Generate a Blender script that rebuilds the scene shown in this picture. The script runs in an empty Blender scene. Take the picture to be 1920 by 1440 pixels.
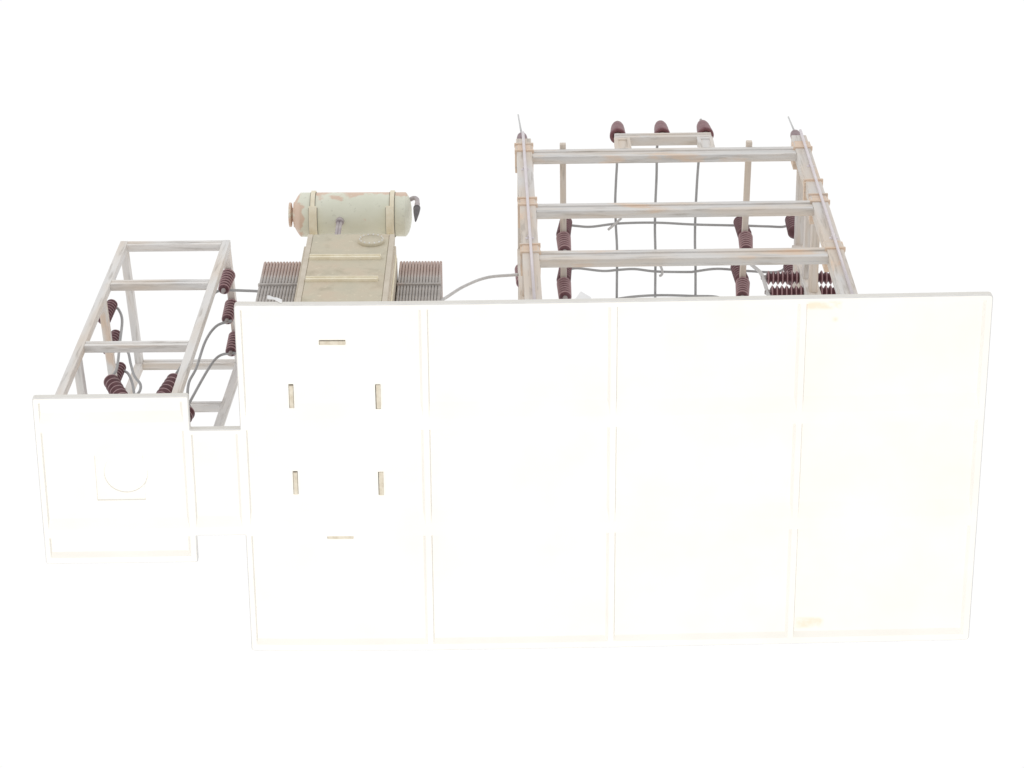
import bpy, bmesh, math, random
from mathutils import Vector, Matrix, Euler

random.seed(7)
S = 0.3                       # design units -> metres (the base plate is 0.43 m wide)
scene = bpy.context.scene
COL = scene.collection

# ------------------------------------------------------------------ camera
cam_d = bpy.data.cameras.new('camera')
cam = bpy.data.objects.new('camera', cam_d)
COL.objects.link(cam)
cam_d.sensor_width = 36.0
cam_d.lens = 36.0 * 5306.42 / 1920.0
cam_d.clip_start = 0.05
cam_d.clip_end = 100.0
CR = Vector((0.99981876, 0.00622245, -0.0179925))
CU = Vector((0.01325485, -0.90591259, 0.42325723))
CF = Vector((0.01366594, 0.423419, 0.90583088))
CP = Vector((0.44476303, -2.09539496, -4.84885628)) * S
m = Matrix.Identity(4)
for i in range(3):
    m[i][0], m[i][1], m[i][2], m[i][3] = CR[i], CU[i], -CF[i], CP[i]
cam.matrix_world = m
scene.camera = cam

# ------------------------------------------------------------------ world: white studio, brightest behind the model
world = bpy.data.worlds.new('World')
scene.world = world
world.use_nodes = True
nt = world.node_tree
nt.nodes.clear()
W = nt.nodes.new
out = W('ShaderNodeOutputWorld'); bg = W('ShaderNodeBackground')
tc = W('ShaderNodeTexCoord'); sx_ = W('ShaderNodeSeparateXYZ')
mr = W('ShaderNodeMapRange'); mr.interpolation_type = 'SMOOTHSTEP'      # dimmer below the horizon
mr.inputs['From Min'].default_value = -0.75; mr.inputs['From Max'].default_value = 0.25
mr.inputs['To Min'].default_value = 0.70; mr.inputs['To Max'].default_value = 1.02
nt.links.new(tc.outputs['Generated'], sx_.inputs[0])
nt.links.new(sx_.outputs['Z'], mr.inputs['Value'])
nt.links.new(mr.outputs['Result'], bg.inputs['Strength'])
bg.inputs['Color'].default_value = (1, 1, 1, 1)
nt.links.new(bg.outputs[0], out.inputs[0])

# ------------------------------------------------------------------ key softbox, shining on the underside of the base
ld = bpy.data.lights.new('softbox', 'AREA')
ld.shape = 'SQUARE'; ld.size = 0.35; ld.energy = 27.0; ld.color = (1.0, 0.99, 0.97)
lo = bpy.data.objects.new('softbox', ld)
COL.objects.link(lo)
tgt = Vector((0.5, 0.4, 0.0)) * S
ldir = Vector((0.12, -0.075, 1.0)).normalized()
lo.location = tgt - ldir * 2.1
lo.rotation_euler = ldir.to_track_quat('-Z', 'Y').to_euler()

vs = scene.view_settings
vs.view_transform = 'Standard'; vs.look = 'None'
vs.exposure = 0.0; vs.gamma = 1.0
vs.use_curve_mapping = False


# ================================================================== materials
def new_mat(name, rough=0.6, spec=0.35):
    mt = bpy.data.materials.new(name); mt.use_nodes = True
    n = mt.node_tree.nodes; b = n['Principled BSDF']
    b.inputs['Roughness'].default_value = rough
    b.inputs['Specular IOR Level'].default_value = spec
    return mt, mt.node_tree, b


def noise(t, coord, scale, detail=4, vec=(1, 1, 1), rough=0.55, off=(0, 0, 0)):
    mp = t.nodes.new('ShaderNodeMapping')
    mp.inputs['Scale'].default_value = tuple(v / S for v in vec)
    mp.inputs['Location'].default_value = off
    nz = t.nodes.new('ShaderNodeTexNoise')
    nz.inputs['Scale'].default_value = scale
    nz.inputs['Detail'].default_value = detail
    nz.inputs['Roughness'].default_value = rough
    t.links.new(coord, mp.inputs[0]); t.links.new(mp.outputs[0], nz.inputs['Vector'])
    return nz.outputs['Fac']


def ramp(t, fac, stops):
    r = t.nodes.new('ShaderNodeValToRGB')
    e = r.color_ramp.elements
    while len(e) < len(stops):
        e.new(0.5)
    for el, (p, c) in zip(e, stops):
        el.position = p
        el.color = (c, c, c, 1) if isinstance(c, (int, float)) else tuple(c) + (1,)
    t.links.new(fac, r.inputs[0])
    return r.outputs['Color']


def mix(t, fac, a, b, mode='MIX'):
    mx = t.nodes.new('ShaderNodeMix'); mx.data_type = 'RGBA'; mx.blend_type = mode
    for sock, v in ((mx.inputs[0], fac), (mx.inputs[6], a), (mx.inputs[7], b)):
        if isinstance(v, (int, float)):
            sock.default_value = v
        elif isinstance(v, tuple):
            sock.default_value = v + (1,)
        else:
            t.links.new(v, sock)
    return mx.outputs[2]


def math_n(t, op, a, b):
    n = t.nodes.new('ShaderNodeMath'); n.operation = op
    for s, v in zip(n.inputs, (a, b)):
        if isinstance(v, (int, float)):
            s.default_value = v
        else:
            t.links.new(v, s)
    return n.outputs[0]


def bump(t, b, h, strength=0.2, dist=0.0005):
    bp = t.nodes.new('ShaderNodeBump')
    bp.inputs['Strength'].default_value = strength
    bp.inputs['Distance'].default_value = dist
    t.links.new(h, bp.inputs['Height']); t.links.new(bp.outputs[0], b.inputs['Normal'])


def coords(t):
    return t.nodes.new('ShaderNodeTexCoord').outputs['Object']


def concrete(name, axis, rust=0.60, warm=0.0, lum=1.0):
    """weathered grey-white paint with streaks along the member and ochre washes"""
    mt, t, b = new_mat(name, 0.75, 0.2)
    c = coords(t)
    v = [46.0, 46.0, 46.0]; v[axis] = 4.5
    v2 = [16.0, 16.0, 16.0]; v2[axis] = 4.0
    v3 = [120.0, 120.0, 120.0]; v3[axis] = 12.0
    a = noise(t, c, 1.0, 5, v)
    base = ramp(t, a, [(p, tuple(min(.92, q * lum) for q in k)) for p, k in ((0.27, (.50, .485, .47)), (0.42, (.72, .71, .70)), (0.58, (.77, .745, .72)), (0.75, (.69, .59, .49)))])
    w = noise(t, c, 1.0, 3, v2, off=(3.1, 1.7, 5.2))
    base = mix(t, ramp(t, w, [(0.46 - warm, 0.0), (0.68 - warm, 0.75)]), base, (.75, .64, .53))
    v4 = [24.0, 24.0, 24.0]; v4[axis] = 8.0
    o = noise(t, c, 1.0, 6, v4, off=(8.3, 2.2, 1.4))
    base = mix(t, ramp(t, o, [(rust, 0.0), (rust + .10, .65)]), base, (.82, .61, .45))
    d = noise(t, c, 1.0, 4, v3, off=(1.1, 9.2, 4.4))
    base = mix(t, ramp(t, d, [(0.56, 0.0), (0.69, 0.55)]), base, (.43, .39, .345))
    t.links.new(base, b.inputs['Base Color'])
    bump(t, b, d, 0.25, 0.0004)
    return mt


THIN = concrete('tan_rail_paint', 1, 0.62, 0.22)
CON = [concrete('weathered_paint_lengthwise', 0, 0.58), concrete('weathered_paint_crosswise', 1, 0.60, 0.10),
       concrete('weathered_paint_upright', 2, 0.62, 0.09)]
TOW = [concrete('pale_paint_lengthwise', 0, 0.68, -0.04, 1.12), concrete('pale_paint_crosswise', 1, 0.66, -0.03, 1.15),
       concrete('pale_paint_upright', 2, 0.70, -0.05, 1.12)]
RUSTY = concrete('ochre_collar_paint', 0, 0.38, 0.14)
RUSTRAIL = concrete('flaking_rail_paint', 1, 0.49, -0.12, 1.15)

# cream plastic of the base, with two patches of glue residue
BASE, t, b = new_mat('cream_plastic', 0.55, 0.3)
c = coords(t)
n1 = noise(t, c, 1.0, 3, (7, 7, 7))
col = ramp(t, n1, [(0.3, (.80, .775, .725)), (0.7, (.84, .82, .775))])
fine = noise(t, c, 1.0, 5, (120, 120, 120))
sep = t.nodes.new('ShaderNodeSeparateXYZ'); t.links.new(c, sep.inputs[0])
gl = noise(t, c, 1.0, 4, (34, 34, 34), off=(2, 2, 0))


def patch(x0, x1, y0, y1):
    def soft(o, lo_, hi_, e):
        r1 = t.nodes.new('ShaderNodeMapRange'); r1.inputs[1].default_value = (lo_ - e) * S; r1.inputs[2].default_value = (lo_ + e) * S
        t.links.new(o, r1.inputs[0])
        r2 = t.nodes.new('ShaderNodeMapRange'); r2.inputs[1].default_value = (hi_ + e) * S; r2.inputs[2].default_value = (hi_ - e) * S
        t.links.new(o, r2.inputs[0])
        return math_n(t, 'MULTIPLY', r1.outputs[0], r2.outputs[0])
    return math_n(t, 'MULTIPLY', soft(sep.outputs['X'], x0, x1, .004), soft(sep.outputs['Y'], y0, y1, .003))


pm = math_n(t, 'ADD', patch(1.070, 1.135, .008, .026), patch(1.076, 1.128, .690, .712))
pm = math_n(t, 'ADD', pm, patch(1.122, 1.130, .044, .052))
pm = math_n(t, 'MULTIPLY', pm, ramp(t, gl, [(0.36, 0.0), (0.56, 0.75)]))
col = mix(t, pm, col, (.80, .67, .52))
t.links.new(col, b.inputs['Base Color'])
bump(t, b, fine, 0.08, 0.0002)

OUTLINE, t, b = new_mat('painted_edge_shade', 0.6, 0.2)  # greyer plastic: edge shade painted in so the plate outline shows
c = coords(t)
t.links.new(ramp(t, noise(t, c, 1.0, 5, (20, 20, 20)), [(0.3, (.62, .61, .60)), (0.7, (.72, .71, .695))]), b.inputs['Base Color'])

# maroon porcelain
MAROON, t, b = new_mat('maroon_porcelain', 0.38, 0.5)
c = coords(t)
col = ramp(t, noise(t, c, 1.0, 4, (60, 60, 60)), [(0.3, (.095, .032, .042)), (0.7, (.150, .058, .068))])
t.links.new(col, b.inputs['Base Color'])
EDGE, t, b = new_mat('pale_pink_rim', 0.5, 0.4)  # paler pink for the shed rims
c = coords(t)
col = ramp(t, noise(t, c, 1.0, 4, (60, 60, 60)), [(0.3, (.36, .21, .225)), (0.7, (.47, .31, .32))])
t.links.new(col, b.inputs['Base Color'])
BELLM, t, b = new_mat('red_brown_porcelain', 0.45, 0.4)
c = coords(t)
col = ramp(t, noise(t, c, 1.0, 5, (70, 70, 70)), [(0.3, (.17, .062, .075)), (0.7, (.27, .125, .138))])
t.links.new(col, b.inputs['Base Color'])
DUSKY, t, b = new_mat('dusty_mauve_porcelain', 0.6, 0.4)
c = coords(t)
col = ramp(t, noise(t, c, 1.0, 5, (110, 110, 110)), [(0.3, (.25, .17, .19)), (0.7, (.36, .28, .29))])
t.links.new(col, b.inputs['Base Color'])


def plain(name, c0, c1, sc=50, rough=0.55, spec=0.4, metal=0.0, bmp=0.0):
    mt, t, b = new_mat(name, rough, spec)
    b.inputs['Metallic'].default_value = metal
    c = coords(t)
    nz = noise(t, c, 1.0, 5, (sc, sc, sc))
    t.links.new(ramp(t, nz, [(0.3, c0), (0.7, c1)]), b.inputs['Base Color'])
    if bmp:
        bump(t, b, nz, bmp, 0.0004)
    return mt


WIRE = plain('grey_cable', (.36, .36, .365), (.44, .44, .445), 30, 0.5)
WIREL = plain('pale_grey_cable', (.56, .55, .55), (.66, .65, .64), 30, 0.5)
CAPM = plain('grey_terminal', (.34, .30, .30), (.50, .46, .45), 80, 0.45)
ROD = plain('lilac_white_rod', (.72, .66, .69), (.80, .75, .77), 40, 0.5)
TIP = plain('pale_grey_tip', (.60, .60, .60), (.68, .68, .68), 40, 0.5)
PIPE = plain('mauve_grey_pipe', (.40, .35, .37), (.56, .51, .51), 60, 0.5)
DARK = plain('charcoal_filter', (.085, .075, .08), (.14, .13, .135), 60, 0.6)
SCRAP = plain('white_scrap', (.84, .84, .84), (.90, .90, .90), 40, 0.7)
TRIM = plain('yellowed_rib_paint', (.84, .76, .58), (.94, .88, .72), 60, 0.7, 0.2, 0, 0.2)
STRIPM = plain('worn_corner_paint', (.62, .555, .455), (.72, .65, .55), 30, 0.7, 0.2, 0, 0.15)
STRAPSHADE = plain('painted_strap_shade', (.22, .20, .16), (.34, .31, .26), 60, 0.8)  # dark colour standing in for shade beside the drum straps
PLUG = plain('weathered_tan_plug', (.52, .46, .36), (.68, .63, .53), 90, 0.7, 0.2, 0, 0.2)

# tan tank paint
TAN, t, b = new_mat('tan_tank_paint', 0.7, 0.25)
c = coords(t)
col = ramp(t, noise(t, c, 1.0, 5, (13, 13, 13)), [(0.32, (.575, .54, .43)), (0.5, (.635, .58, .455)), (0.68, (.66, .565, .44))])
sp = noise(t, c, 1.0, 3, (120, 120, 120), off=(4, 1, 2))
col = mix(t, ramp(t, sp, [(0.62, 0.0), (0.74, 0.6)]), col, (.84, .76, .60))
dk = noise(t, c, 1.0, 6, (26, 26, 26), off=(9, 3, 2))
col = mix(t, ramp(t, dk, [(0.53, 0.0), (0.70, 0.55)]), col, (.45, .395, .29))
t.links.new(col, b.inputs['Base Color'])
bump(t, b, sp, 0.3, 0.0004)
TANL, t, b = new_mat('worn_cream_trim', 0.7, 0.25)
c = coords(t)
col = ramp(t, noise(t, c, 1.0, 6, (60, 60, 25)), [(0.25, (.74, .66, .51)), (0.5, (.84, .765, .63)), (0.75, (.88, .82, .71))])
t.links.new(col, b.inputs['Base Color'])
bump(t, b, noise(t, c, 1.0, 4, (90, 90, 90)), 0.3, 0.0005)

# pale green drum with rubbed-through rust: wear along the front and on the left end
DRUM, t, b = new_mat('pale_green_drum_paint', 0.55, 0.35)
c = coords(t)
col = ramp(t, noise(t, c, 1.0, 4, (11, 11, 11)), [(0.3, (.755, .765, .635)), (0.7, (.845, .85, .735))])
sep = t.nodes.new('ShaderNodeSeparateXYZ'); t.links.new(c, sep.inputs[0])
wn = noise(t, c, 1.0, 6, (22, 22, 22), off=(1, 4, 2))
yr = t.nodes.new('ShaderNodeMapRange')
yr.inputs[1].default_value = .0960 * S; yr.inputs[2].default_value = .0820 * S
t.links.new(sep.outputs['Y'], yr.inputs[0])
xr = t.nodes.new('ShaderNodeMapRange')
xr.inputs[1].default_value = -.104 * S; xr.inputs[2].default_value = -.130 * S
t.links.new(sep.outputs['X'], xr.inputs[0])
wear = math_n(t, 'MAXIMUM', math_n(t, 'MULTIPLY', yr.outputs[0], 0.24), math_n(t, 'MULTIPLY', xr.outputs[0], 0.36))
wear = math_n(t, 'ADD', wear, wn)
col = mix(t, ramp(t, wear, [(0.66, 0.0), (0.73, 0.75)]), col, (.74, .50, .38))
dirt = noise(t, c, 1.0, 5, (90, 90, 90), off=(7, 7, 1))
col = mix(t, ramp(t, dirt, [(0.63, 0.0), (0.72, .5)]), col, (.52, .51, .42))
t.links.new(col, b.inputs['Base Color'])

# radiators: grey-mauve with a pink rust wash on the upper part
RAD, t, b = new_mat('mauve_grey_radiator_paint', 0.6, 0.3)
c = coords(t)
sep = t.nodes.new('ShaderNodeSeparateXYZ'); t.links.new(c, sep.inputs[0])
zr_ = t.nodes.new('ShaderNodeMapRange')
zr_.inputs[1].default_value = .53 * S; zr_.inputs[2].default_value = .635 * S
t.links.new(sep.outputs['Z'], zr_.inputs[0])
nz = noise(t, c, 1.0, 5, (34, 34, 12))
wash = math_n(t, 'ADD', math_n(t, 'MULTIPLY', zr_.outputs[0], 0.35), nz)
col = ramp(t, noise(t, c, 1.0, 4, (40, 40, 40)), [(0.3, (.40, .375, .36)), (0.7, (.57, .535, .51))])
col = mix(t, ramp(t, wash, [(0.56, 0.0), (0.78, 0.75)]), col, (.53, .375, .325))
t.links.new(col, b.inputs['Base Color'])


# ================================================================== mesh helpers
class MB:
    def __init__(self):
        self.bm = bmesh.new()

    def quadbox(self, P):
        v = [self.bm.verts.new(p) for p in P]
        for f in ((0, 3, 2, 1), (4, 5, 6, 7), (0, 1, 5, 4), (1, 2, 6, 5), (2, 3, 7, 6), (3, 0, 4, 7)):
            self.bm.faces.new([v[i] for i in f])
        return self

    def box(self, x0, x1, y0, y1, z0, z1):
        return self.quadbox([(x0, y0, z0), (x1, y0, z0), (x1, y1, z0), (x0, y1, z0),
                             (x0, y0, z1), (x1, y0, z1), (x1, y1, z1), (x0, y1, z1)])

    def lathe(self, prof, n=24, M=None, smooth=True, edge=None, sharp=()):
        """prof: (radius, height) pairs along local +Z; M places it"""
        M = M or Matrix.Identity(4)
        rings = []
        for r, z in prof:
            if r <= 1e-7:
                rings.append([self.bm.verts.new(M @ Vector((0, 0, z)))])
            else:
                rings.append([self.bm.verts.new(M @ Vector((r * math.cos(2 * math.pi * i / n), r * math.sin(2 * math.pi * i / n), z))) for i in range(n)])
        for si, (a, b_) in enumerate(zip(rings, rings[1:])):
            if len(a) == 1 and len(b_) == 1:
                continue
            for i in range(n):
                j = (i + 1) % n
                if len(a) == 1:
                    f = self.bm.faces.new((a[0], b_[j], b_[i]))
                elif len(b_) == 1:
                    f = self.bm.faces.new((a[i], a[j], b_[0]))
                else:
                    f = self.bm.faces.new((a[i], a[j], b_[j], b_[i]))
                f.smooth = smooth
                if edge and si in edge:
                    f.material_index = 1
        if len(rings[0]) > 1:
            self.bm.faces.new(rings[0][::-1])
        if len(rings[-1]) > 1:
            self.bm.faces.new(rings[-1])
        for si in sharp:
            for i in range(n):
                e = self.bm.edges.get((rings[si][i], rings[si][(i + 1) % n]))
                if e:
                    e.smooth = False
        return self

    def cyl(self, p, q, r, n=16, r2=None):
        p, q = Vector(p), Vector(q)
        d = q - p
        M = Matrix.Translation(p) @ d.to_track_quat('Z', 'Y').to_matrix().to_4x4()
        return self.lathe([(r, 0), (r2 if r2 is not None else r, d.length)], n, M)

    def tube(self, pts, r, n=10, sub=6):
        P = [Vector(p) for p in pts]
        if len(P) > 2:
            E_ = [P[0] * 2 - P[1]] + P + [P[-1] * 2 - P[-2]]
            Q = []
            for i in range(1, len(E_) - 2):
                a, b_, c_, d_ = E_[i - 1:i + 3]
                for k in range(sub):
                    u = k / sub
                    Q.append(0.5 * ((2 * b_) + (c_ - a) * u + (2 * a - 5 * b_ + 4 * c_ - d_) * u * u + (3 * b_ - a - 3 * c_ + d_) * u ** 3))
            Q.append(P[-1]); P = Q
        nrm = None; rings = []
        for i, p in enumerate(P):
            t_ = (P[min(i + 1, len(P) - 1)] - P[max(i - 1, 0)]).normalized()
            if nrm is None:
                nrm = t_.orthogonal().normalized()
            nrm = (nrm - t_ * nrm.dot(t_)).normalized()
            bn = t_.cross(nrm)
            rings.append([self.bm.verts.new(p + (nrm * math.cos(2 * math.pi * k / n) + bn * math.sin(2 * math.pi * k / n)) * r) for k in range(n)])
        for a, b_ in zip(rings, rings[1:]):
            for i in range(n):
                j = (i + 1) % n
                self.bm.faces.new((a[i], a[j], b_[j], b_[i])).smooth = True
        self.bm.faces.new(rings[0][::-1]); self.bm.faces.new(rings[-1])
        return self

    def plate(self, pts, thick):
        """polygon given by 3-D points, thickened along +Y"""
        a = [self.bm.verts.new(p) for p in pts]
        b_ = [self.bm.verts.new((p[0], p[1] + thick, p[2])) for p in pts]
        self.bm.faces.new(a); self.bm.faces.new(b_[::-1])
        for i in range(len(a)):
            j = (i + 1) % len(a)
            self.bm.faces.new((a[j], a[i], b_[i], b_[j]))
        return self

    def mesh(self, name, mat):
        bmesh.ops.recalc_face_normals(self.bm, faces=self.bm.faces)
        bmesh.ops.scale(self.bm, vec=(S, S, S), verts=self.bm.verts)
        me = bpy.data.meshes.new(name)
        self.bm.to_mesh(me); self.bm.free()
        for q in (mat if isinstance(mat, (list, tuple)) else (mat,)):
            me.materials.append(q)
        return me

    def build(self, name, mat, parent=None, bevel=0.0):
        o = bpy.data.objects.new(name, self.mesh(name, mat))
        COL.objects.link(o)
        if parent:
            o.parent = parent
        if bevel:
            bv = o.modifiers.new('bevel', 'BEVEL'); bv.width = bevel * S; bv.segments = 2
            bv.limit_method = 'ANGLE'; bv.angle_limit = math.radians(50)
        return o


def tag(o, label, cat, group=None, kind=None):
    o['label'] = label; o['category'] = cat
    if group:
        o['group'] = group
    if kind:
        o['kind'] = kind
    return o


def thing(name, label, cat, loc=(0, 0, 0), rot=None, group=None):
    o = bpy.data.objects.new(name, None)
    o.empty_display_size = 0.01
    COL.objects.link(o)
    o.location = Vector(loc) * S
    if rot is not None:
        o.rotation_euler = rot
    return tag(o, label, cat, group)


def copy_tree(o, parent=None):
    c_ = o.copy(); COL.objects.link(c_)
    if parent:
        c_.parent = parent
    for ch in list(o.children):
        copy_tree(ch, c_)
    return c_


TOP = 0.0155                  # top face of the base plate


def warp(x):                  # the thin plate sags a little
    if x <= 0 or x >= 1.42:
        return 0.0
    return -0.0100 * math.sin(math.pi * (x / 1.42) ** 0.6)


# ================================================================== the base plate
def arc_corner(p, prev, nxt, r, k=4):
    p, prev, nxt = Vector(p), Vector(prev), Vector(nxt)
    a = p + (prev - p).normalized() * r; c_ = p + (nxt - p).normalized() * r
    return [(1 - u) ** 2 * a + 2 * u * (1 - u) * p + u * u * c_ for u in [i / k for i in range(k + 1)]]


def make_base():
    poly = [(0, 0), (1.42, 0), (1.42, .745), (0, .745), (0, .487), (-.095, .487), (-.095, .545),
            (-.390, .545), (-.390, .188), (-.095, .188), (-.095, .259), (0, .259)]
    rad = [.009, .009, .009, .007, .002, .002, .004, .006, .006, .005, .002, .002]
    pts = []
    for i, p in enumerate(poly):
        pts += arc_corner(p, poly[i - 1], poly[(i + 1) % len(poly)], rad[i])
    bm = bmesh.new()
    lo_ = [bm.verts.new((p.x, p.y, 0)) for p in pts]
    f = bm.faces.new(lo_)
    ex = bmesh.ops.extrude_face_region(bm, geom=[f])
    bmesh.ops.translate(bm, vec=(0, 0, TOP), verts=[v for v in ex['geom'] if isinstance(v, bmesh.types.BMVert)])
    bmesh.ops.recalc_face_normals(bm, faces=bm.faces)
    me = bpy.data.meshes.new('plate_blank'); bm.to_mesh(me); bm.free()
    o = bpy.data.objects.new('model_base', me); COL.objects.link(o)

    def cutter(boxes, disc=None):
        mb = MB()
        for x0, x1, y0, y1, z1, tp, ty in boxes:
            e = tp * 0.15
            mb.quadbox([(x0 - e, y0 - e, -.004), (x1 + e, y0 - e, -.004), (x1 + e, y1 + e, -.004), (x0 - e, y1 + e, -.004),
                        (x0 + tp, y0 + tp, z1), (x1 - tp * 2.4, y0 + tp, z1), (x1 - tp * 2.4, y1 - ty, z1), (x0 + tp, y1 - ty, z1)])
        if disc:
            x, y, r, z1 = disc
            mb.lathe([(r + .0020, 0), (r - .0030, z1 + .004)], 40, Matrix.Translation((x, y, -.004)))
        bmesh.ops.recalc_face_normals(mb.bm, faces=mb.bm.faces)
        me_ = bpy.data.meshes.new('cut'); mb.bm.to_mesh(me_); mb.bm.free()
        oc = bpy.data.objects.new('cut', me_); COL.objects.link(oc)
        return oc
    D = .0080; T = .0030
    xs = [(.0105, .351), (.359, .706), (.714, 1.061), (1.069, 1.4095)]
    ys = [(.0105, .2515), (.2595, .4790), (.4870, .7345)]
    pockets = [(x0, x1, y0, y1, D, T, .014 if y1 > .7 else .045) for x0, x1 in xs for y0, y1 in ys]
    pockets += [(-.3800, -.105, y0, y1, D, T, .013 if y1 > .5 else .030) for y0, y1 in ((.198, .2515), (.2595, .4790), (.4870, .535))]
    pockets += [(-.0945, -.0030, .268, .478, D, T, .030)]
    sl = [(.1561, .2058, .0752, .0849), (.0954, .1046, .1662, .2155), (.2592, .2692, .1675, .218),
          (.0963, .1057, .3503, .3999), (.2599, .2699, .3528, .4025), (.1582, .2085, .4895, .4972)]
    cuts = [cutter(pockets), cutter([(-.2835, -.1850, .3130, .4145, .0116, .0022, .0045)] + [(a, b_, c_, d_, .03, 0.0, 0.0) for a, b_, c_, d_ in sl]),
            cutter([], (-.2245, .3545, .044, .0149))]
    for cu in cuts:
        md = o.modifiers.new('cut', 'BOOLEAN'); md.object = cu; md.operation = 'DIFFERENCE'; md.solver = 'EXACT'
    dg = bpy.context.evaluated_depsgraph_get()
    me2 = bpy.data.meshes.new_from_object(o.evaluated_get(dg))
    o.modifiers.clear()
    o.data = me2
    for cu in cuts:
        bpy.data.objects.remove(cu)
    me2.materials.clear(); me2.materials.append(BASE); me2.materials.append(OUTLINE)
    bm = bmesh.new(); bm.from_mesh(me2)
    for f in bm.faces:
        f.material_index = 0
    for k in range(1, 24):
        bmesh.ops.bisect_plane(bm, geom=bm.verts[:] + bm.edges[:] + bm.faces[:], plane_co=(1.42 * k / 24, 0, 0), plane_no=(1, 0, 0))
    # soften the outer lower edge; its grey is painted-in shade outlining the plate
    bm.normal_update()
    eo = []
    for e in bm.edges:
        if len(e.link_faces) == 2 and max(abs(v.co.z) for v in e.verts) < 1e-5:
            nz_ = sorted(f.normal.z for f in e.link_faces)
            if nz_[0] < -.9 and abs(nz_[1]) < .05:
                eo.append(e)
    nb = bmesh.ops.bevel(bm, geom=eo, offset=.0020, segments=1, affect='EDGES', material=1)
    for v in bm.verts:
        v.co.z += warp(v.co.x)
        v.co *= S
    for f in bm.faces:
        f.smooth = False
    bm.to_mesh(me2); bm.free()
    me2.name = 'model_base'
    return tag(o, 'white moulded plastic base plate seen from below, ribbed underside, small square annex', 'base')


make_base()

# ================================================================== transformer
TX = 0.1857; LEAN = 0.023
tr = thing('power_transformer', 'tan tank transformer with ribbed radiators and pale green drum on top', 'transformer',
           (TX, 0, 0), Euler((0, LEAN, 0)))
ZW = warp(TX)
x0, x1, yf, ztop = -.0911, .0868, .100, .584
MB().box(x0, x1, yf, .42, TOP + .001, ztop).build('tank', TAN, tr, .002)
for sx in (0, 1):              # corner strips with a groove beside them
    a = x0 if sx == 0 else x1 - .0098
    MB().box(a - (.0006 if sx == 0 else 0), a + .0098 + (.0006 if sx else 0), yf - .0022, yf + .02, .03, ztop + .0008).build('corner_strip', STRIPM, tr, .0008)
MB().box(x0 + .0108, x1 - .0108, yf - .0024, yf + .001, .03, ztop - .0004).build('front_panel', TAN, tr, .0006)
for xa, xb, z in ((-.0795, .0650, .447), (-.0795, .0655, .333)):
    mb = MB().box(xa, xb, yf - .0105, yf + .001, z + .0075, z + .0110)       # a shallow channel, lip above, lip below
    mb.box(xa, xb, yf - .0082, yf + .001, z, z + .0077)
    mb.box(xb - .0015, xb, yf - .0106, yf + .001, z + .0002, z + .0109)
    mb.build('stiffening_rib', TRIM, tr, .0007)
MB().box(-.0983, .0913, .112, .40, TOP + .02, .555).build('side_plate', STRIPM, tr, .0015)
MB().box(.0913, .0938, .118, .13, TOP + .02, .520).build('edge_strip', TRIM, tr, .0008)
MB().box(x0 - .004, x1 + .004, .155, .425, ztop - .002, ztop + .012).build('lid', TAN, tr, .0015)
Mf = Matrix.Translation((.0415, yf + .001, .5400)) @ Matrix.Rotation(math.radians(90), 4, 'X')
cov = MB().lathe([(.0265, 0), (.0265, .0092), (.0255, .0102), (.0225, .0102), (.0220, .0092), (0, .0092)], 40, Mf).build('inspection_cover', TAN, tr)
mb = MB()
for k in range(14):
    an = 2 * math.pi * k / 14 + .1
    mb.lathe([(.0015, .0090), (.0015, .0118), (.0007, .0124)], 8, Mf @ Matrix.Translation((.0238 * math.cos(an), .0238 * math.sin(an), 0)))
mb.build('bolt_ring', SCRAP, cov)
# plugs through the base
sl = [(.1572, .2058, .0770, .0848), (.0963, .1040, .1690, .2155), (.2608, .2692, .1680, .2175),
      (.0972, .1050, .3525, .3999), (.2614, .2699, .3528, .4022), (.1590, .2083, .4903, .4970)]
for a, b_, c_, d_ in sl:
    MB().box(a - TX, b_ - TX, c_, d_, ZW + .0056, .06).build('mounting_tab', PLUG, tr, .0008)
# radiators
for sx in (-1, 1):
    xa, xb = (-.1915, -.1000) if sx < 0 else (.0935, .1830)
    rd = MB().box(min(xa, xb) + .003, max(xa, xb) - .003, .215, .33, .10, .628).build('radiator', RAD, tr)
    nf = 14; pitch = (xb - xa) / nf
    fin0 = None
    for k in range(nf):
        xc = xa + pitch * (k + .5)
        if fin0 is None:
            mb = MB(); r = pitch * .462
            # flat fin with a rounded nose, running front to back
            sec = [(r * math.cos(a_), -r * math.sin(a_)) for a_ in [math.pi * i / 10 for i in range(11)]]
            ring = []
            zs = [(.09, 1.0, 0), (.632, 1.0, 0), (.6375, .95, .0008), (.6405, .80, .002), (.6425, .45, .004)]
            for z, s_, dy in zs:
                rr = [mb.bm.verts.new((p[0] * s_, .1833 + p[1] * s_ + dy * .3, z)) for p in sec]
                rr += [mb.bm.verts.new((-r * s_, .345 - dy, z)), mb.bm.verts.new((r * s_, .345 - dy, z))]
                ring.append(rr)
            for A_, B_ in zip(ring, ring[1:]):
                for i in range(len(A_)):
                    j = (i + 1) % len(A_)
                    mb.bm.faces.new((A_[i], A_[j], B_[j], B_[i])).smooth = True
            mb.bm.faces.new(ring[0][::-1]); mb.bm.faces.new(ring[-1])
            fin0 = mb.build('cooling_fin', RAD, rd)
            fin0.location.x = xc * S
        else:
            f2 = fin0.copy(); COL.objects.link(f2); f2.parent = rd; f2.location.x = xc * S
    MB().box(xa - .001, xb + .001, .1770, .1840, .5085, .5150).build('brace_bar', RAD, rd, .0012)
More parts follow.
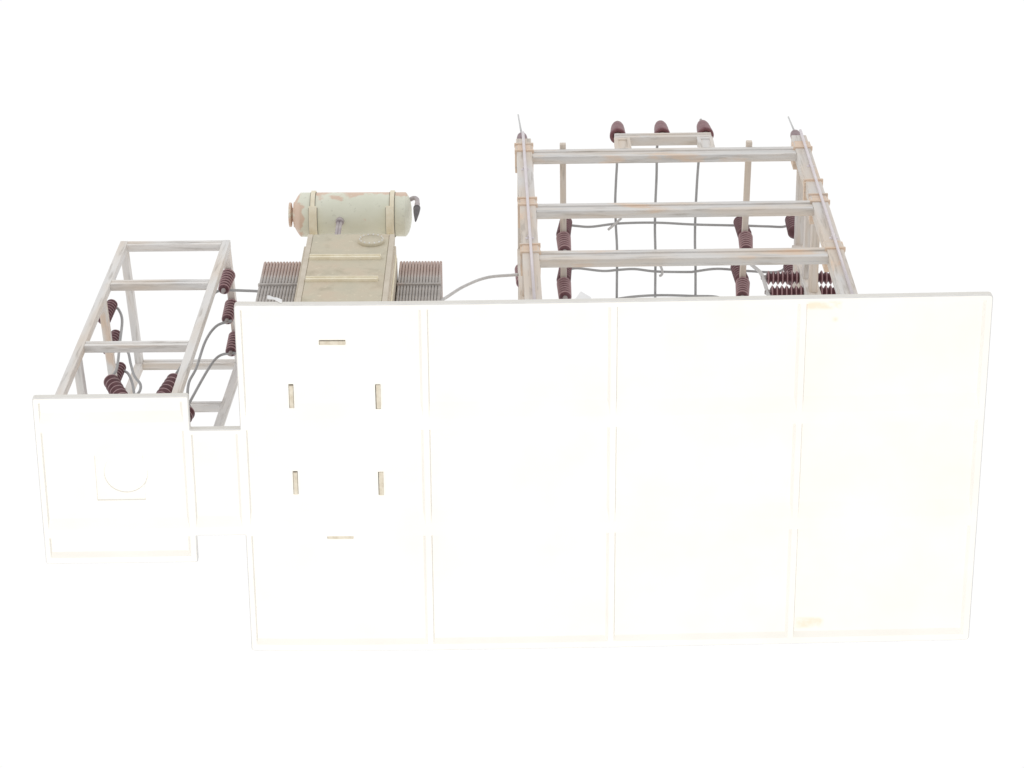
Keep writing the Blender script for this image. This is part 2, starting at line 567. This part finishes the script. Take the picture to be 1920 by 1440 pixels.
# conservator drum
CY, CZ, RR = .130, .776, .0472
Mx = Matrix.Translation((0, CY, CZ)) @ Matrix.Rotation(math.radians(90), 4, 'Y')
prof = [(0, -.1362), (.020, -.1362), (.0235, -.1350), (.0305, -.1318), (.0322, -.1300), (.0425, -.1275), (.0458, -.1250), (RR, -.1215), (RR, .0985), (.0460, .1020), (.0420, .1070), (.0330, .1120), (.0180, .1150), (0, .1160)]
prof[1] = (.0235, -.1362)
drum = MB().lathe([(0, -.1372), (.0165, -.1372), (.0265, -.1362), (.0275, -.1342), (.0345, -.1305), (.0420, -.1258), (.0463, -.1222), (RR, -.1205), (RR, .1020),
                   (.0440, .1052), (.0375, .1092), (.0275, .1124), (.0150, .1146), (0, .1152)], 56, Mx, sharp=(2, 3, 7, 8)).build('conservator_drum', DRUM, tr)
MB().lathe([(.0235, -.1466), (.0262, -.1458), (.0262, -.1420), (.0245, -.1412), (.0150, -.1410), (.0150, -.1365)], 40, Mx, sharp=(1, 2, 3, 4)).build('end_flange', DRUM, drum)


def band(x_c, wd, r0, r1, a0, a1, n=28):
    """piece of a ring round the drum; angle measured from -Y (front) through -Z (below)"""
    mb = MB(); R_ = []
    for i in range(n + 1):
        a_ = a0 + (a1 - a0) * i / n
        cy, cz = -math.cos(a_), -math.sin(a_)
        R_.append([mb.bm.verts.new((x_c + dx, CY + cy * r, CZ + cz * r)) for dx, r in ((-wd / 2, r0), (wd / 2, r0), (wd / 2, r1), (-wd / 2, r1))])
    for A_, B_ in zip(R_, R_[1:]):
        for i in range(4):
            j = (i + 1) % 4
            mb.bm.faces.new((A_[i], A_[j], B_[j], B_[i]))
    mb.bm.faces.new(R_[0]); mb.bm.faces.new(R_[-1][::-1])
    return mb


for xc in (-.0925, .0705):
    band(xc - (.001 if xc < 0 else -.0040), .0092, RR - .001, RR + .0042, math.radians(-40), math.radians(300)).build('strap', TRIM, drum, .0006)
    band(xc - (.001 if xc < 0 else -.0040), .0122, RR - .001, RR + .0009, math.radians(-40), math.radians(300)).build('strap_shade', STRAPSHADE, drum)  # thin dark band: the shadow line at the strap edges, as colour
    band(xc, .0192, RR - .001, RR + .0012, math.radians(51), math.radians(157)).build('strap_shade', STRAPSHADE, drum)
    cr = band(xc, .0165, RR - .0005, RR + .0105, math.radians(50), math.radians(158))
    cr.box(xc - .0080, xc + .0080, CY + .026, CY + .046, ztop - .001, CZ - .022)
    cr.build('drum_support', TRIM, tr, .001)
# pipe under the drum
pp = MB().lathe([(.0078, 0), (.0088, .004), (.0088, .012), (.0070, .014)], 24, Matrix.Translation((-.0355, CY - .004, CZ - RR - .011)))
pp.tube([(-.0385, CY - .004, CZ - RR - .006), (-.0385, CY - .006, .69), (-.0385, CY - .004, .64), (-.0385, CY, ztop + .002)], .0034)
pp.tube([(-.0325, CY - .004, CZ - RR - .006), (-.0325, CY - .006, .69), (-.0325, CY - .004, .64), (-.0325, CY, ztop + .002)], .0034)
pp.build('connecting_pipe', PIPE, tr)
# breather
br = MB().tube([(.098, .108, .790), (.110, .104, .794), (.1195, .100, .794), (.1258, .100, .787), (.1275, .100, .772), (.1278, .100, .735)], .0048, 12)
br.lathe([(.0046, 0), (.0056, .002), (.0056, .009), (.0046, .011)], 20, Matrix.Translation((.1277, .100, .752)))
bp_ = br.build('breather_pipe', PIPE, tr)
MB().lathe([(.0008, -.080), (.0022, -.072), (.0062, -.030), (.0072, -.012), (.0067, -.010), (.0076, -.008), (.0076, -.002), (.0052, .003)], 20,
           Matrix.Translation((.1278, .100, .738))).build('breather_filter', DARK, bp_)

# ================================================================== gantry
GY = .060
ga = thing('switchyard_gantry', 'tall weathered white post-and-beam gantry with three crossbeams standing on the base', 'gantry', (0, 0, 0))
XL, XR, LW = .5626, 1.1717, .0334
YROWS = ((GY, 1.043), (.2860, .9545), (.560, .9545))
for xc in (XL, XR):
    for yb, zt in YROWS:
        z0 = TOP + warp(xc) - .0005
        MB().box(xc - LW / 2, xc + LW / 2, yb, yb + .030, z0, zt).build('leg', CON[2], ga, .0015)
for zb, zt in ((.929, .974), (.607, .650), (.346, .392)):
    mb = MB().box(XL + LW / 2 - .001, XR - LW / 2 + .001, GY + .0042, GY + .0180, zb, zt)
    mb.box(XL + LW / 2 + .001, XR - LW / 2 - .001, GY + .0012, GY + .0046, zt - .0125, zt + .0008)    # flange strips, proud of the web
    mb.box(XL + LW / 2 + .001, XR - LW / 2 - .001, GY + .0012, GY + .0046, zb - .0008, zb + .0105)
    mb.box(XL + LW / 2 + .001, XR - LW / 2 - .001, GY + .0130, GY + .0186, zb - .0012, zb + .002)
    mb.build('crossbeam', CON[0], ga, .001)
for xc, w_, zb, zt, y1 in ((XR, .0180, .955, .984, .592), (XL - .006, .0180, .955, .984, .592), (XR + .001, .0165, .686, .718, .2865),
                           (XL - .003, .0165, .686, .718, .2865), (XR - .0065, .0130, .760, .790, .2868)):
    mb = MB().box(xc - w_ / 2, xc + w_ / 2, GY + .0295, y1, zb, zt)
    mb.box(xc - w_ / 2 + .0035, xc + w_ / 2 - .0035, GY + .031, y1 - .001, zb - .0012, zb + .002)
    mb.build('side_rail', CON[1], ga, .0008)
# thin rails lying on the top crossbeam
for xa, xb in ((.6475, .6515), (1.0560, 1.0475)):
    w_ = .0066
    MB().quadbox([(xa - w_, .051, .9755), (xa + w_, .051, .9755), (xb + w_, .575, .9755), (xb - w_, .575, .9755),
                  (xa - w_, .051, .9895), (xa + w_, .051, .9895), (xb + w_, .575, .9895), (xb - w_, .575, .9895)]).build('thin_rail', THIN, ga, .0012)


def collar(xc, z0, z1, lips):
    e = .0032
    mb = MB().box(xc - LW / 2 - e, xc + LW / 2 + e, GY + .0015, GY + .050, z0 + .001, z1 - .001)
    mb.box(xc - LW / 2 + .002, xc + LW / 2 - .002, GY - .0008, GY + .004, z0 + .002, z1 - .002)
    for zl in lips:
        mb.box(xc - LW / 2 - e - .001, xc + LW / 2 + e + .001, GY - .0035, GY + .006, zl - .0028, zl + .0028)
    return mb.build('collar', RUSTY, ga, .0006)


for xc in (XL, XR):
    collar(xc, .958, 1.006, (.961, 1.003) if xc == XL else (.961,))
    collar(xc, .636, .680, (.639, .677))
    collar(xc, .378, .424, (.381, .421) if xc == XL else (.381,))
collar(XR, .752, .772, (.762,))
# small bracket frame on the top crossbeam
for xa in (.7635, .9465):
    mb = MB().box(xa, xa + .0340, GY + .004, GY + .020, .9752, 1.046)
    for q in (xa - .0006, xa + .0266):
        mb.box(q, q + .0080, GY + .0016, GY + .006, .9748, 1.0455)
    mb.box(xa + .007, xa + .027, GY + .0012, GY + .006, .976, .984)
    mb.box(xa + .007, xa + .027, GY + .0012, GY + .006, 1.032, 1.042)
    mb.build('bracket_post', CON[2], ga, .0007)
mb = MB().box(.7645, .9795, GY + .002, GY + .0225, 1.0462, 1.068)
mb.box(.7650, .9790, GY + .0002, GY + .003, 1.0600, 1.0684)
mb.build('bracket_beam', CON[0], ga, .0008)

# lightning conductors: a rod clipped to the front of each leg, a tip above
for (p0, p1), tip, cl, lab in (
        (((.5640, .0545, .10), (.5621, .0545, 1.066)), ((.5600, .080, 1.13), (.5548, .075, 1.240)), ((.5622, .848), (.5624, .456)), 'thin lilac-white lightning rod clipped to the left leg of the tall gantry'),
        (((1.1748, .0545, .10), (1.1768, .0545, 1.058)), ((1.1715, .080, 1.12), (1.1662, .075, 1.204)), ((1.1758, .846), (1.1752, .436)), 'thin lilac-white lightning rod clipped to the right leg of the tall gantry')):
    rd = thing('lightning_conductor', lab, 'lightning rod', (p0[0], p0[1], p0[2]), None, 'lightning rods on the gantry legs')
    off = Vector(p0)

    def L_(p):
        return Vector(p) - off
    MB().cyl(L_(p0), L_(p1), .0031, 12).build('rod', ROD, rd)
    MB().cyl(L_(tip[0]), L_(tip[1]), .0022, 10, .0017).build('air_terminal', TIP, rd)
    for cx, cz in cl:
        q = L_((cx, GY, cz))
        mb = MB().box(q.x - .0085, q.x + .0085, q.y - .0014, q.y + .0006, q.z - .004, q.z + .004)
        mb.box(q.x - .0045, q.x + .0045, q.y - .0062, q.y + .0006, q.z + .0005, q.z + .0035)
        mb.build('clip', ROD, rd, .0006)

# ================================================================== left tower on the annex
RT = Matrix(((0.99380989, 0.04792706, 0.10022424), (-0.03982708, 0.99589247, -0.08131421), (-0.10370971, 0.07681923, 0.99163658)))
TT = Vector((-.2972, .1597, .7163))
tw, td, la, lb, th = .23534, .3040, .0161, .01745, .0189
tz2, tz3, tzr = -.1769, -.4393, -.1823
tower = thing('lattice_tower', 'leaning pale grey box-frame tower standing on the small square annex', 'tower', TT, RT.to_euler())


def tleg(X, Y, ln, shear):
    zt, zb = 0.0, -ln
    s_ = shear * zb
    return MB().quadbox([(X + s_, Y, zb), (X + la + s_, Y, zb), (X + la + s_, Y + lb, zb), (X + s_, Y + lb, zb),
                         (X, Y, zt), (X + la, Y, zt), (X + la, Y + lb, zt), (X, Y + lb, zt)])


for X, Y, ln, sh in ((0, 0, .7062, -.0085), (tw - la, 0, .6838, -.0195), (0, td - lb, .7280, 0.0), (tw - la, td - lb, .7040, 0.0)):
    tleg(X, Y, ln, sh).build('leg', TOW[2], tower, .0008)


def tbeam(Y, z, front=True):
    s0 = -z * (-.0085) if False else 0
    xa = la + .0085 * (-z) * (1 if front else 0) * -1 * -1 - .0005
    xb = tw - la + .0195 * (-z) * (1 if front else 0) + .0005
    xa = la + .0085 * (-z) * (1 if front else 0) - .0005
    mb = MB().box(xa, xb, Y + .0022, Y + lb - .0004, z - th, z - .0004)
    mb.box(xa + .001, xb - .001, Y + .0006, Y + .003, z - .0075, z - .0002)
    mb.box(xa + .001, xb - .001, Y + .0006, Y + .003, z - th - .0003, z - th + .0075)
    return mb.build('crossbeam', TOW[0], tower, .0007)


tbeam(0, 0); tbeam(0, tz2); tbeam(0, tz3)
tbeam(td - lb, 0, False); tbeam(td - lb, tzr, False)
for X in (0, tw - la):
    MB().box(X + .0004, X + la - .0004, lb - .0005, td - lb + .0005, -th, -.0006).build('side_rail', TOW[1], tower, .0007)
MB().box(.0006, la - .0006, lb - .0005, td - lb + .0005, -.2455, -.2265).build('side_rail', RUSTRAIL, tower, .0012)['label'] = 'flaking side rail with orange patches'
MB().box(.0036, la + .0030, lb - .0005, td - lb + .0005, -.4965, -.4775).build('side_rail', TOW[1], tower, .0007)


# ================================================================== insulators
def ribbed(L, R, n, core=.62, taper=1.0):
    """sheds along +Z from 0 to L"""
    p = [(0, 0), (R * .62, 0)]
    for i in range(n):
        z0 = L * (i + .08) / n; dz = L / n
        k = 1 + (taper - 1) * i / max(1, n - 1)
        p += [(R * core * k, z0), (R * .88 * k, z0 + dz * .26), (R * k, z0 + dz * .42), (R * .99 * k, z0 + dz * .60), (R * .87 * k, z0 + dz * .67), (R * core * k, z0 + dz * .88)]
    p += [(R * core * taper, L), (0, L)]
    return p


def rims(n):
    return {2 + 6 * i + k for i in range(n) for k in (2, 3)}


def ins_proto(L, R, n, cap=1.0, taper=1.0, core=.62):
    body = MB().lathe(ribbed(L, R, n, core, taper), 28, edge=rims(n)).mesh('ribbed_body', (MAROON, EDGE))
    k = MB().lathe([(R * .42 * cap, L - .001), (R * .42 * cap, L + .004), (R * .30 * cap, L + .0045), (R * .30 * cap, L + .011), (R * .22 * cap, L + .012)], 16).mesh('terminal_cap', CAPM)
    return body, k


P_TUBE = ins_proto(.084, .0163, 7, .8, core=.72, taper=.90)
P_LONG = ins_proto(.0715, .0152, 7, core=.60)
P_TOWER = ins_proto(.072, .0153, 7, .72, core=.72, taper=.80)
P_SHORT = ins_proto(.050, .0154, 5, core=.60)
GRP = {}


def insulator(label, loc, direction, proto, group):
    d = Vector(direction).normalized()
    t_ = thing('insulator', label, 'insulator', loc, d.to_track_quat('Z', 'Y').to_euler(), group)
    for nm, me in (('ribbed_body', proto[0]), ('terminal_cap', proto[1])):
        o = bpy.data.objects.new(nm, me); COL.objects.link(o); o.parent = t_
    return t_


g1 = 'insulators on the thin rails of the gantry'
zr0, zr1 = .9752, .9898
for x, y, side, row, d0, d1 in ((.6490, .2690, 'left', 'upper', .0, .11), (.6500, .3790, 'left', 'lower', .0, .09), (1.0535, .2735, 'right', 'upper', -.07, -.05), (1.0505, .3835, 'right', 'lower', -.10, -.06)):
    insulator('%s of two maroon insulators hanging in front of the %s thin gantry rail' % (row, side), (x, y, zr0), (d0, 0, -1), P_TUBE, g1)
    insulator('%s of two maroon insulators standing half hidden behind the %s thin gantry rail' % (row, side), (x, y + .002, zr1), (d1, 0, 1), P_TUBE, g1)
g2 = 'insulators on the side rails of the gantry'
insulator('maroon insulator ending the upper cross wire, half behind the right side rail', (1.1650, .2700, .9842), (0, 0, 1), P_TUBE, g2)
insulator('maroon insulator behind the two sideways insulators, on the right side rail', (1.1650, .3840, .9842), (0, 0, 1), P_TUBE, g2)
insulator('dark insulator sliver hanging half hidden behind the left front gantry leg', (.5560, .3340, .9536), (0, 0, -1), P_TUBE, g2)
g3 = 'sideways insulators beside the right gantry leg'
for z, nm in ((.8030, 'upper'), (.7220, 'lower')):
    insulator('%s sideways maroon insulator left of the middle post, pale wire at its tip' % nm, (XR - LW / 2 + .0005, .301, z), (-1, 0, .03), P_LONG, g3)
    insulator('%s sideways maroon insulator between the middle post and right front leg' % nm, (XR + LW / 2 - .0005, .301, z), (1, 0, -.03), P_SHORT, g3)
for i, y in enumerate((.0715, .1433, .2208)):
    p = RT @ Vector((tw - .0075, y, -th)) + TT
    lab = ('maroon insulator hanging from the leaning tower, highest of three near the radiator wire',
           'maroon insulator hanging at the base plate corner, middle of three on the leaning tower',
           'maroon insulator half hidden by the base plate edge, lowest of three on the leaning tower')[i]
    insulator(lab, p, RT @ Vector((.02, 0, -1)), P_TOWER, 'insulators hanging under the leaning tower')
    p = RT @ Vector((.0020, y - .004, -.2268)) + TT
    lab = ('maroon insulator standing behind the orange-flaked rail, above the lowest tower crossbeam',
           'maroon insulator behind the lowest front crossbeam of the leaning tower',
           'maroon insulator standing behind the grey-capped slanted one in the leaning tower')[i]
    insulator(lab, p, RT @ Vector((0.06, 0, 1)), P_TOWER, 'insulators standing on the flaked tower rail')

# bell insulators on the bracket beam and on the leg tops
bell = [(0, .004), (.0085, .004), (.0105, -.001), (.0165, -.004), (.0182, -.001), (.0180, .008), (.0166, .024), (.0158, .040), (.0144, .056), (.0118, .068), (.0080, .074), (0, .075)]
BELL = MB().lathe(bell, 32).mesh('bell_body', BELLM)
BPIN = MB().lathe([(.0085, -.014), (.0085, .005)], 20).mesh('mounting_pin', CON[2])
BNUB = MB().lathe([(.0034, .073), (.0034, .100), (.0028, .101)], 12).mesh('terminal_cap', CAPM)
for x, nm, nub, dx in ((.7735, 'left end of the small bracket beam', .6, .04), (.8725, 'middle of the small bracket beam', .55, 0), (.9690, 'right end of the small bracket beam', 1.0, -.03)):
    t_ = thing('insulator', 'bell-shaped maroon insulator on the %s' % nm, 'insulator', (x, .0720, 1.0820), Euler((0, dx, 0)), 'bell insulators on the bracket beam')
    for k_, me in (('bell_body', BELL), ('mounting_pin', BPIN), ('terminal_cap', BNUB)):
        o = bpy.data.objects.new(k_, me); COL.objects.link(o); o.parent = t_
        if k_ == 'terminal_cap':
            o.location.z = (nub - 1) * .019 * S
CAPB = MB().lathe([(0, .003), (.0075, .003), (.0095, -.002), (.0115, -.003), (.0120, .002), (.0118, .030), (.0105, .040), (.0070, .046), (0, .047)], 28).mesh('cap_body', DUSKY)
CPIN = MB().lathe([(.0060, -.018), (.0060, .004)], 16).mesh('mounting_pin', TIP)
for x, y, z, nm in ((.5605, .0770, 1.0600, 'left'), (1.1700, .0770, 1.0560, 'right')):
    t_ = thing('insulator', 'dusty mauve cap insulator on top of the %s gantry leg' % nm, 'insulator', (x, y, z), None, 'cap insulators on the gantry legs')
    for k_, me in (('cap_body', CAPB), ('mounting_pin', CPIN)):
        o = bpy.data.objects.new(k_, me); COL.objects.link(o); o.parent = t_


# ================================================================== circuit breakers on the annex
def breaker(x, y, lab):
    z0 = TOP
    t_ = thing('circuit_breaker', lab, 'circuit breaker', (x, y, z0), None, 'v-shaped breakers on the annex')
    MB().box(-.028, .028, -.022, .022, .0004, .012).box(-.012, .012, -.012, .012, .011, .060).build('pedestal', TOW[2], t_, .0015)
    MB().lathe([(.008, .055), (.019, .060), (.021, .075), (.017, .090), (.008, .094)], 24).build('hub', CAPM, t_)
    for top in ((-.083, .286), (.0455, .288)):
        a = Vector((top[0] * .18, 0, .080)); b_ = Vector((top[0], 0, top[1] - z0))
        d = b_ - a; Ln = d.length
        M = Matrix.Translation(a) @ d.to_track_quat('Z', 'Y').to_matrix().to_4x4()
        arm = MB().lathe(ribbed(Ln, .0172, 11, .70, .93), 28, M, edge=rims(11)).build('ribbed_arm', (MAROON, EDGE), t_)
        MB().lathe([(.0080, Ln - .001), (.0080, Ln + .006), (.0055, Ln + .007), (.0050, Ln + .015), (.003, Ln + .016)], 16, M).cyl(M @ Vector((-.013 if top[0] < 0 else .013, 0, Ln + .005)), M @ Vector((0, 0, Ln + .005)), .0042, 12).build('terminal_cap', CAPM, arm)
    return t_


breaker(-.196, .285, 'maroon ribbed breaker with two slanted arms, front of the annex below the tower')
breaker(-.174, .357, 'maroon breaker with grey bolt end showing right of the annex edge')

# ================================================================== wires
def wire(name, pts, r, mat, label, group=None, cat='wire'):
    return tag(MB().tube(pts, r).build(name, mat), label, cat, group)


R1 = .0029
gw = 'cross wires of the gantry'
wire('overhead_wire', [(.6520, .2720, 1.0860), (.6643, .2831, 1.085), (.6872, .2873, 1.085), (.7173, .2890, 1.085), (.7775, .2820, 1.085), (.8618, .2812, 1.085), (.9499, .2869, 1.085), (1.0573, .2909, 1.085), (1.1153, .2937, 1.085), (1.1550, .2930, 1.083), (1.1650, .2720, 1.081)], R1, WIRE, 'grey wire running sideways below the middle crossbeam of the gantry', gw)
wire('overhead_wire', [(.6530, .3820, 1.0870), (.6646, .3913, 1.085), (.6876, .3903, 1.085), (.7422, .3976, 1.085), (.7786, .3954, 1.085), (.8150, .3940, 1.085), (.8636, .4006, 1.085), (.9365, .4029, 1.085), (.9523, .4018, 1.085), (1.0032, .3959, 1.085), (1.0702, .4021, 1.085), (1.1400, .4050, 1.084), (1.1650, .3860, 1.081)], R1, WIRE, 'wavy grey wire running sideways below the lowest crossbeam of the gantry', gw)
wire('overhead_wire', [(.6510, .5150, .9920), (.6599, .5023, 1.05), (.7184, .4818, 1.085), (.7671, .4692, 1.085), (.8158, .4619, 1.085), (.8767, .4595, 1.085), (.9499, .4625, 1.085), (1.0110, .4673, 1.085), (1.0500, .4850, 1.06), (1.0485, .5150, .9920)], R1, WIRE, 'grey wire whose top just shows above the base plate edge', gw)
gv = 'long wires from the bell insulators'
for i, (x0_, pts) in enumerate(((.7735, [(.7720, .1000, 1.115), (.7728, .1321, 1.092), (.7709, .1830, 1.092), (.7696, .2343, 1.092), (.7713, .2860, 1.0905), (.7749, .3511, 1.092), (.7752, .4432, 1.092), (.7754, .5364, 1.092)]),
                                (.8725, [(.8650, .0950, 1.115), (.8620, .1150, 1.096), (.8618, .1715, 1.092), (.8603, .2355, 1.092), (.8601, .3002, 1.092), (.8623, .3654, 1.092), (.8632, .4643, 1.092), (.8650, .5376, 1.092)]),
                                (.9690, [(.9600, .1000, 1.115), (.9556, .1345, 1.092), (.9531, .1854, 1.092), (.9511, .2625, 1.092), (.9513, .3274, 1.092), (.9539, .3929, 1.092), (.9556, .4722, 1.092), (.9570, .5389, 1.092)]))):
    wire('overhead_wire', [(x0_, .0760, 1.155)] + pts, R1, WIRE, 'grey wire running down from the %s bell insulator across the gantry' % ('left', 'middle', 'right')[i], gv)
wire('wire_tie', [(.7533, .2952, 1.080), (.7676, .2830, 1.0815), (.7831, .2671, 1.080)], R1, WIREL, 'short pale wire end tied diagonally where two gantry wires cross')
wire('wire_hook', [(.8640, .3720, 1.083), (.8666, .3762, 1.080), (.8740, .3868, 1.080), (.8779, .4000, 1.080), (.8756, .4078, 1.080), (.8707, .4097, 1.080)], R1, WIREL, 'small curled pale wire hook below the lowest gantry crossbeam')
wire('jumper_wire', [(1.0500, .3000, .9100), (1.0603, .3000, .8721), (1.0722, .3000, .8385), (1.0762, .3000, .8080), (1.0772, .3000, .7758), (1.0782, .3000, .7190), (1.0815, .3000, .6600)], .0042, WIREL, 'pale grey jumper wire bending past the tips of the sideways insulators')
wire('jumper_wire', [(.3700, .2000, .4350), (.3843, .2000, .4734), (.3925, .2217, .5373), (.4279, .2433, .6434), (.4792, .2650, .7421), (.5550, .2950, .8300), (.5920, .3083, .9014), (.6205, .3300, .9894), (.6450, .3400, 1.0250)], .0033, WIREL, 'pale grey wire rising from the right radiator to the gantry')
gl_ = 'wires inside the leaning tower'
wire('jumper_wire', [(-.3020, .2380, .5600), (-.3004, .2483, .5684), (-.2926, .2557, .5739), (-.2812, .2630, .5350), (-.2762, .2703, .4433), (-.2708, .2777, .3286), (-.2793, .2850, .3000)], .0029, WIRE, 'grey wire looping down to the grey-capped slanted insulator in the tower', gl_)
wire('jumper_wire', [(-.2995, .3120, .5512), (-.2858, .3157, .5364), (-.2683, .3177, .4946), (-.2573, .3197, .4406), (-.2441, .3218, .3848), (-.2288, .3239, .3502), (-.2271, .3259, .3216), (-.2364, .3320, .3061), (-.2500, .3480, .2990)], .0029, WIRE, 'grey wire making the rounded bend above the annex edge', gl_)
wire('jumper_wire', [(-.2960, .3890, .5700), (-.2937, .3910, .5648), (-.2782, .3895, .5451), (-.2638, .3880, .4939), (-.2555, .3865, .4462), (-.2489, .3850, .4043), (-.2480, .3840, .3600)], .0029, WIRE, 'grey wire curving from the rearmost insulator standing in the tower', gl_)
gr_ = 'wires right of the leaning tower'
wire('jumper_wire', [(.0080, .2320, .6000), (-.0049, .2320, .6053), (-.0424, .2330, .6127), (-.0665, .2330, .6150), (-.0830, .2330, .6130), (-.0950, .2360, .6020), (-.1060, .2500, .5600), (-.1205, .2774, .4540), (-.1505, .2850, .3130)], .0029, WIRE, 'grey wire from the left radiator to the highest hanging tower insulator', gr_)
wire('jumper_wire', [(-.0620, .3020, .6120), (-.0687, .3020, .6085), (-.0947, .3112, .6051), (-.1131, .3203, .5494), (-.1231, .3295, .4366), (-.1345, .3387, .3841), (-.1318, .3478, .3222), (-.1237, .3570, .2963)], .0029, WIRE, 'grey wire from the middle hanging insulator, bending straight down to the annex', gr_)
wire('jumper_wire', [(-.0580, .3790, .6150), (-.0664, .3790, .6179), (-.0945, .3893, .6250), (-.1141, .3995, .5803), (-.1405, .4097, .4480), (-.1489, .4200, .4237)], .0029, WIRE, 'grey wire from the lowest hanging insulator, slanting to the annex corner', gr_)

# ================================================================== two scraps of paper on the front edge
tag(MB().plate([(.6370, .030, .004), (.6394, .030, .0737), (.6520, .030, .1118), (.6701, .030, .0829), (.6740, .030, .004)], .0008).build('paper_scrap', SCRAP),
    'pale pointed scrap standing behind the base edge under the gantry', 'scrap')
tag(MB().plate([(.0606, -.0022, .0357), (.0652, -.0022, .0355), (.0741, -.0022, .0259), (.0791, -.0022, .0257), (.0893, -.0022, .0158), (.0900, -.0022, .0033), (.0864, -.0022, .0034), (.0746, -.0022, .0176), (.0615, -.0022, .0205)], .0014).build('paper_scrap', SCRAP),
    'torn white scrap stuck on the base edge in front of the left radiator', 'scrap')
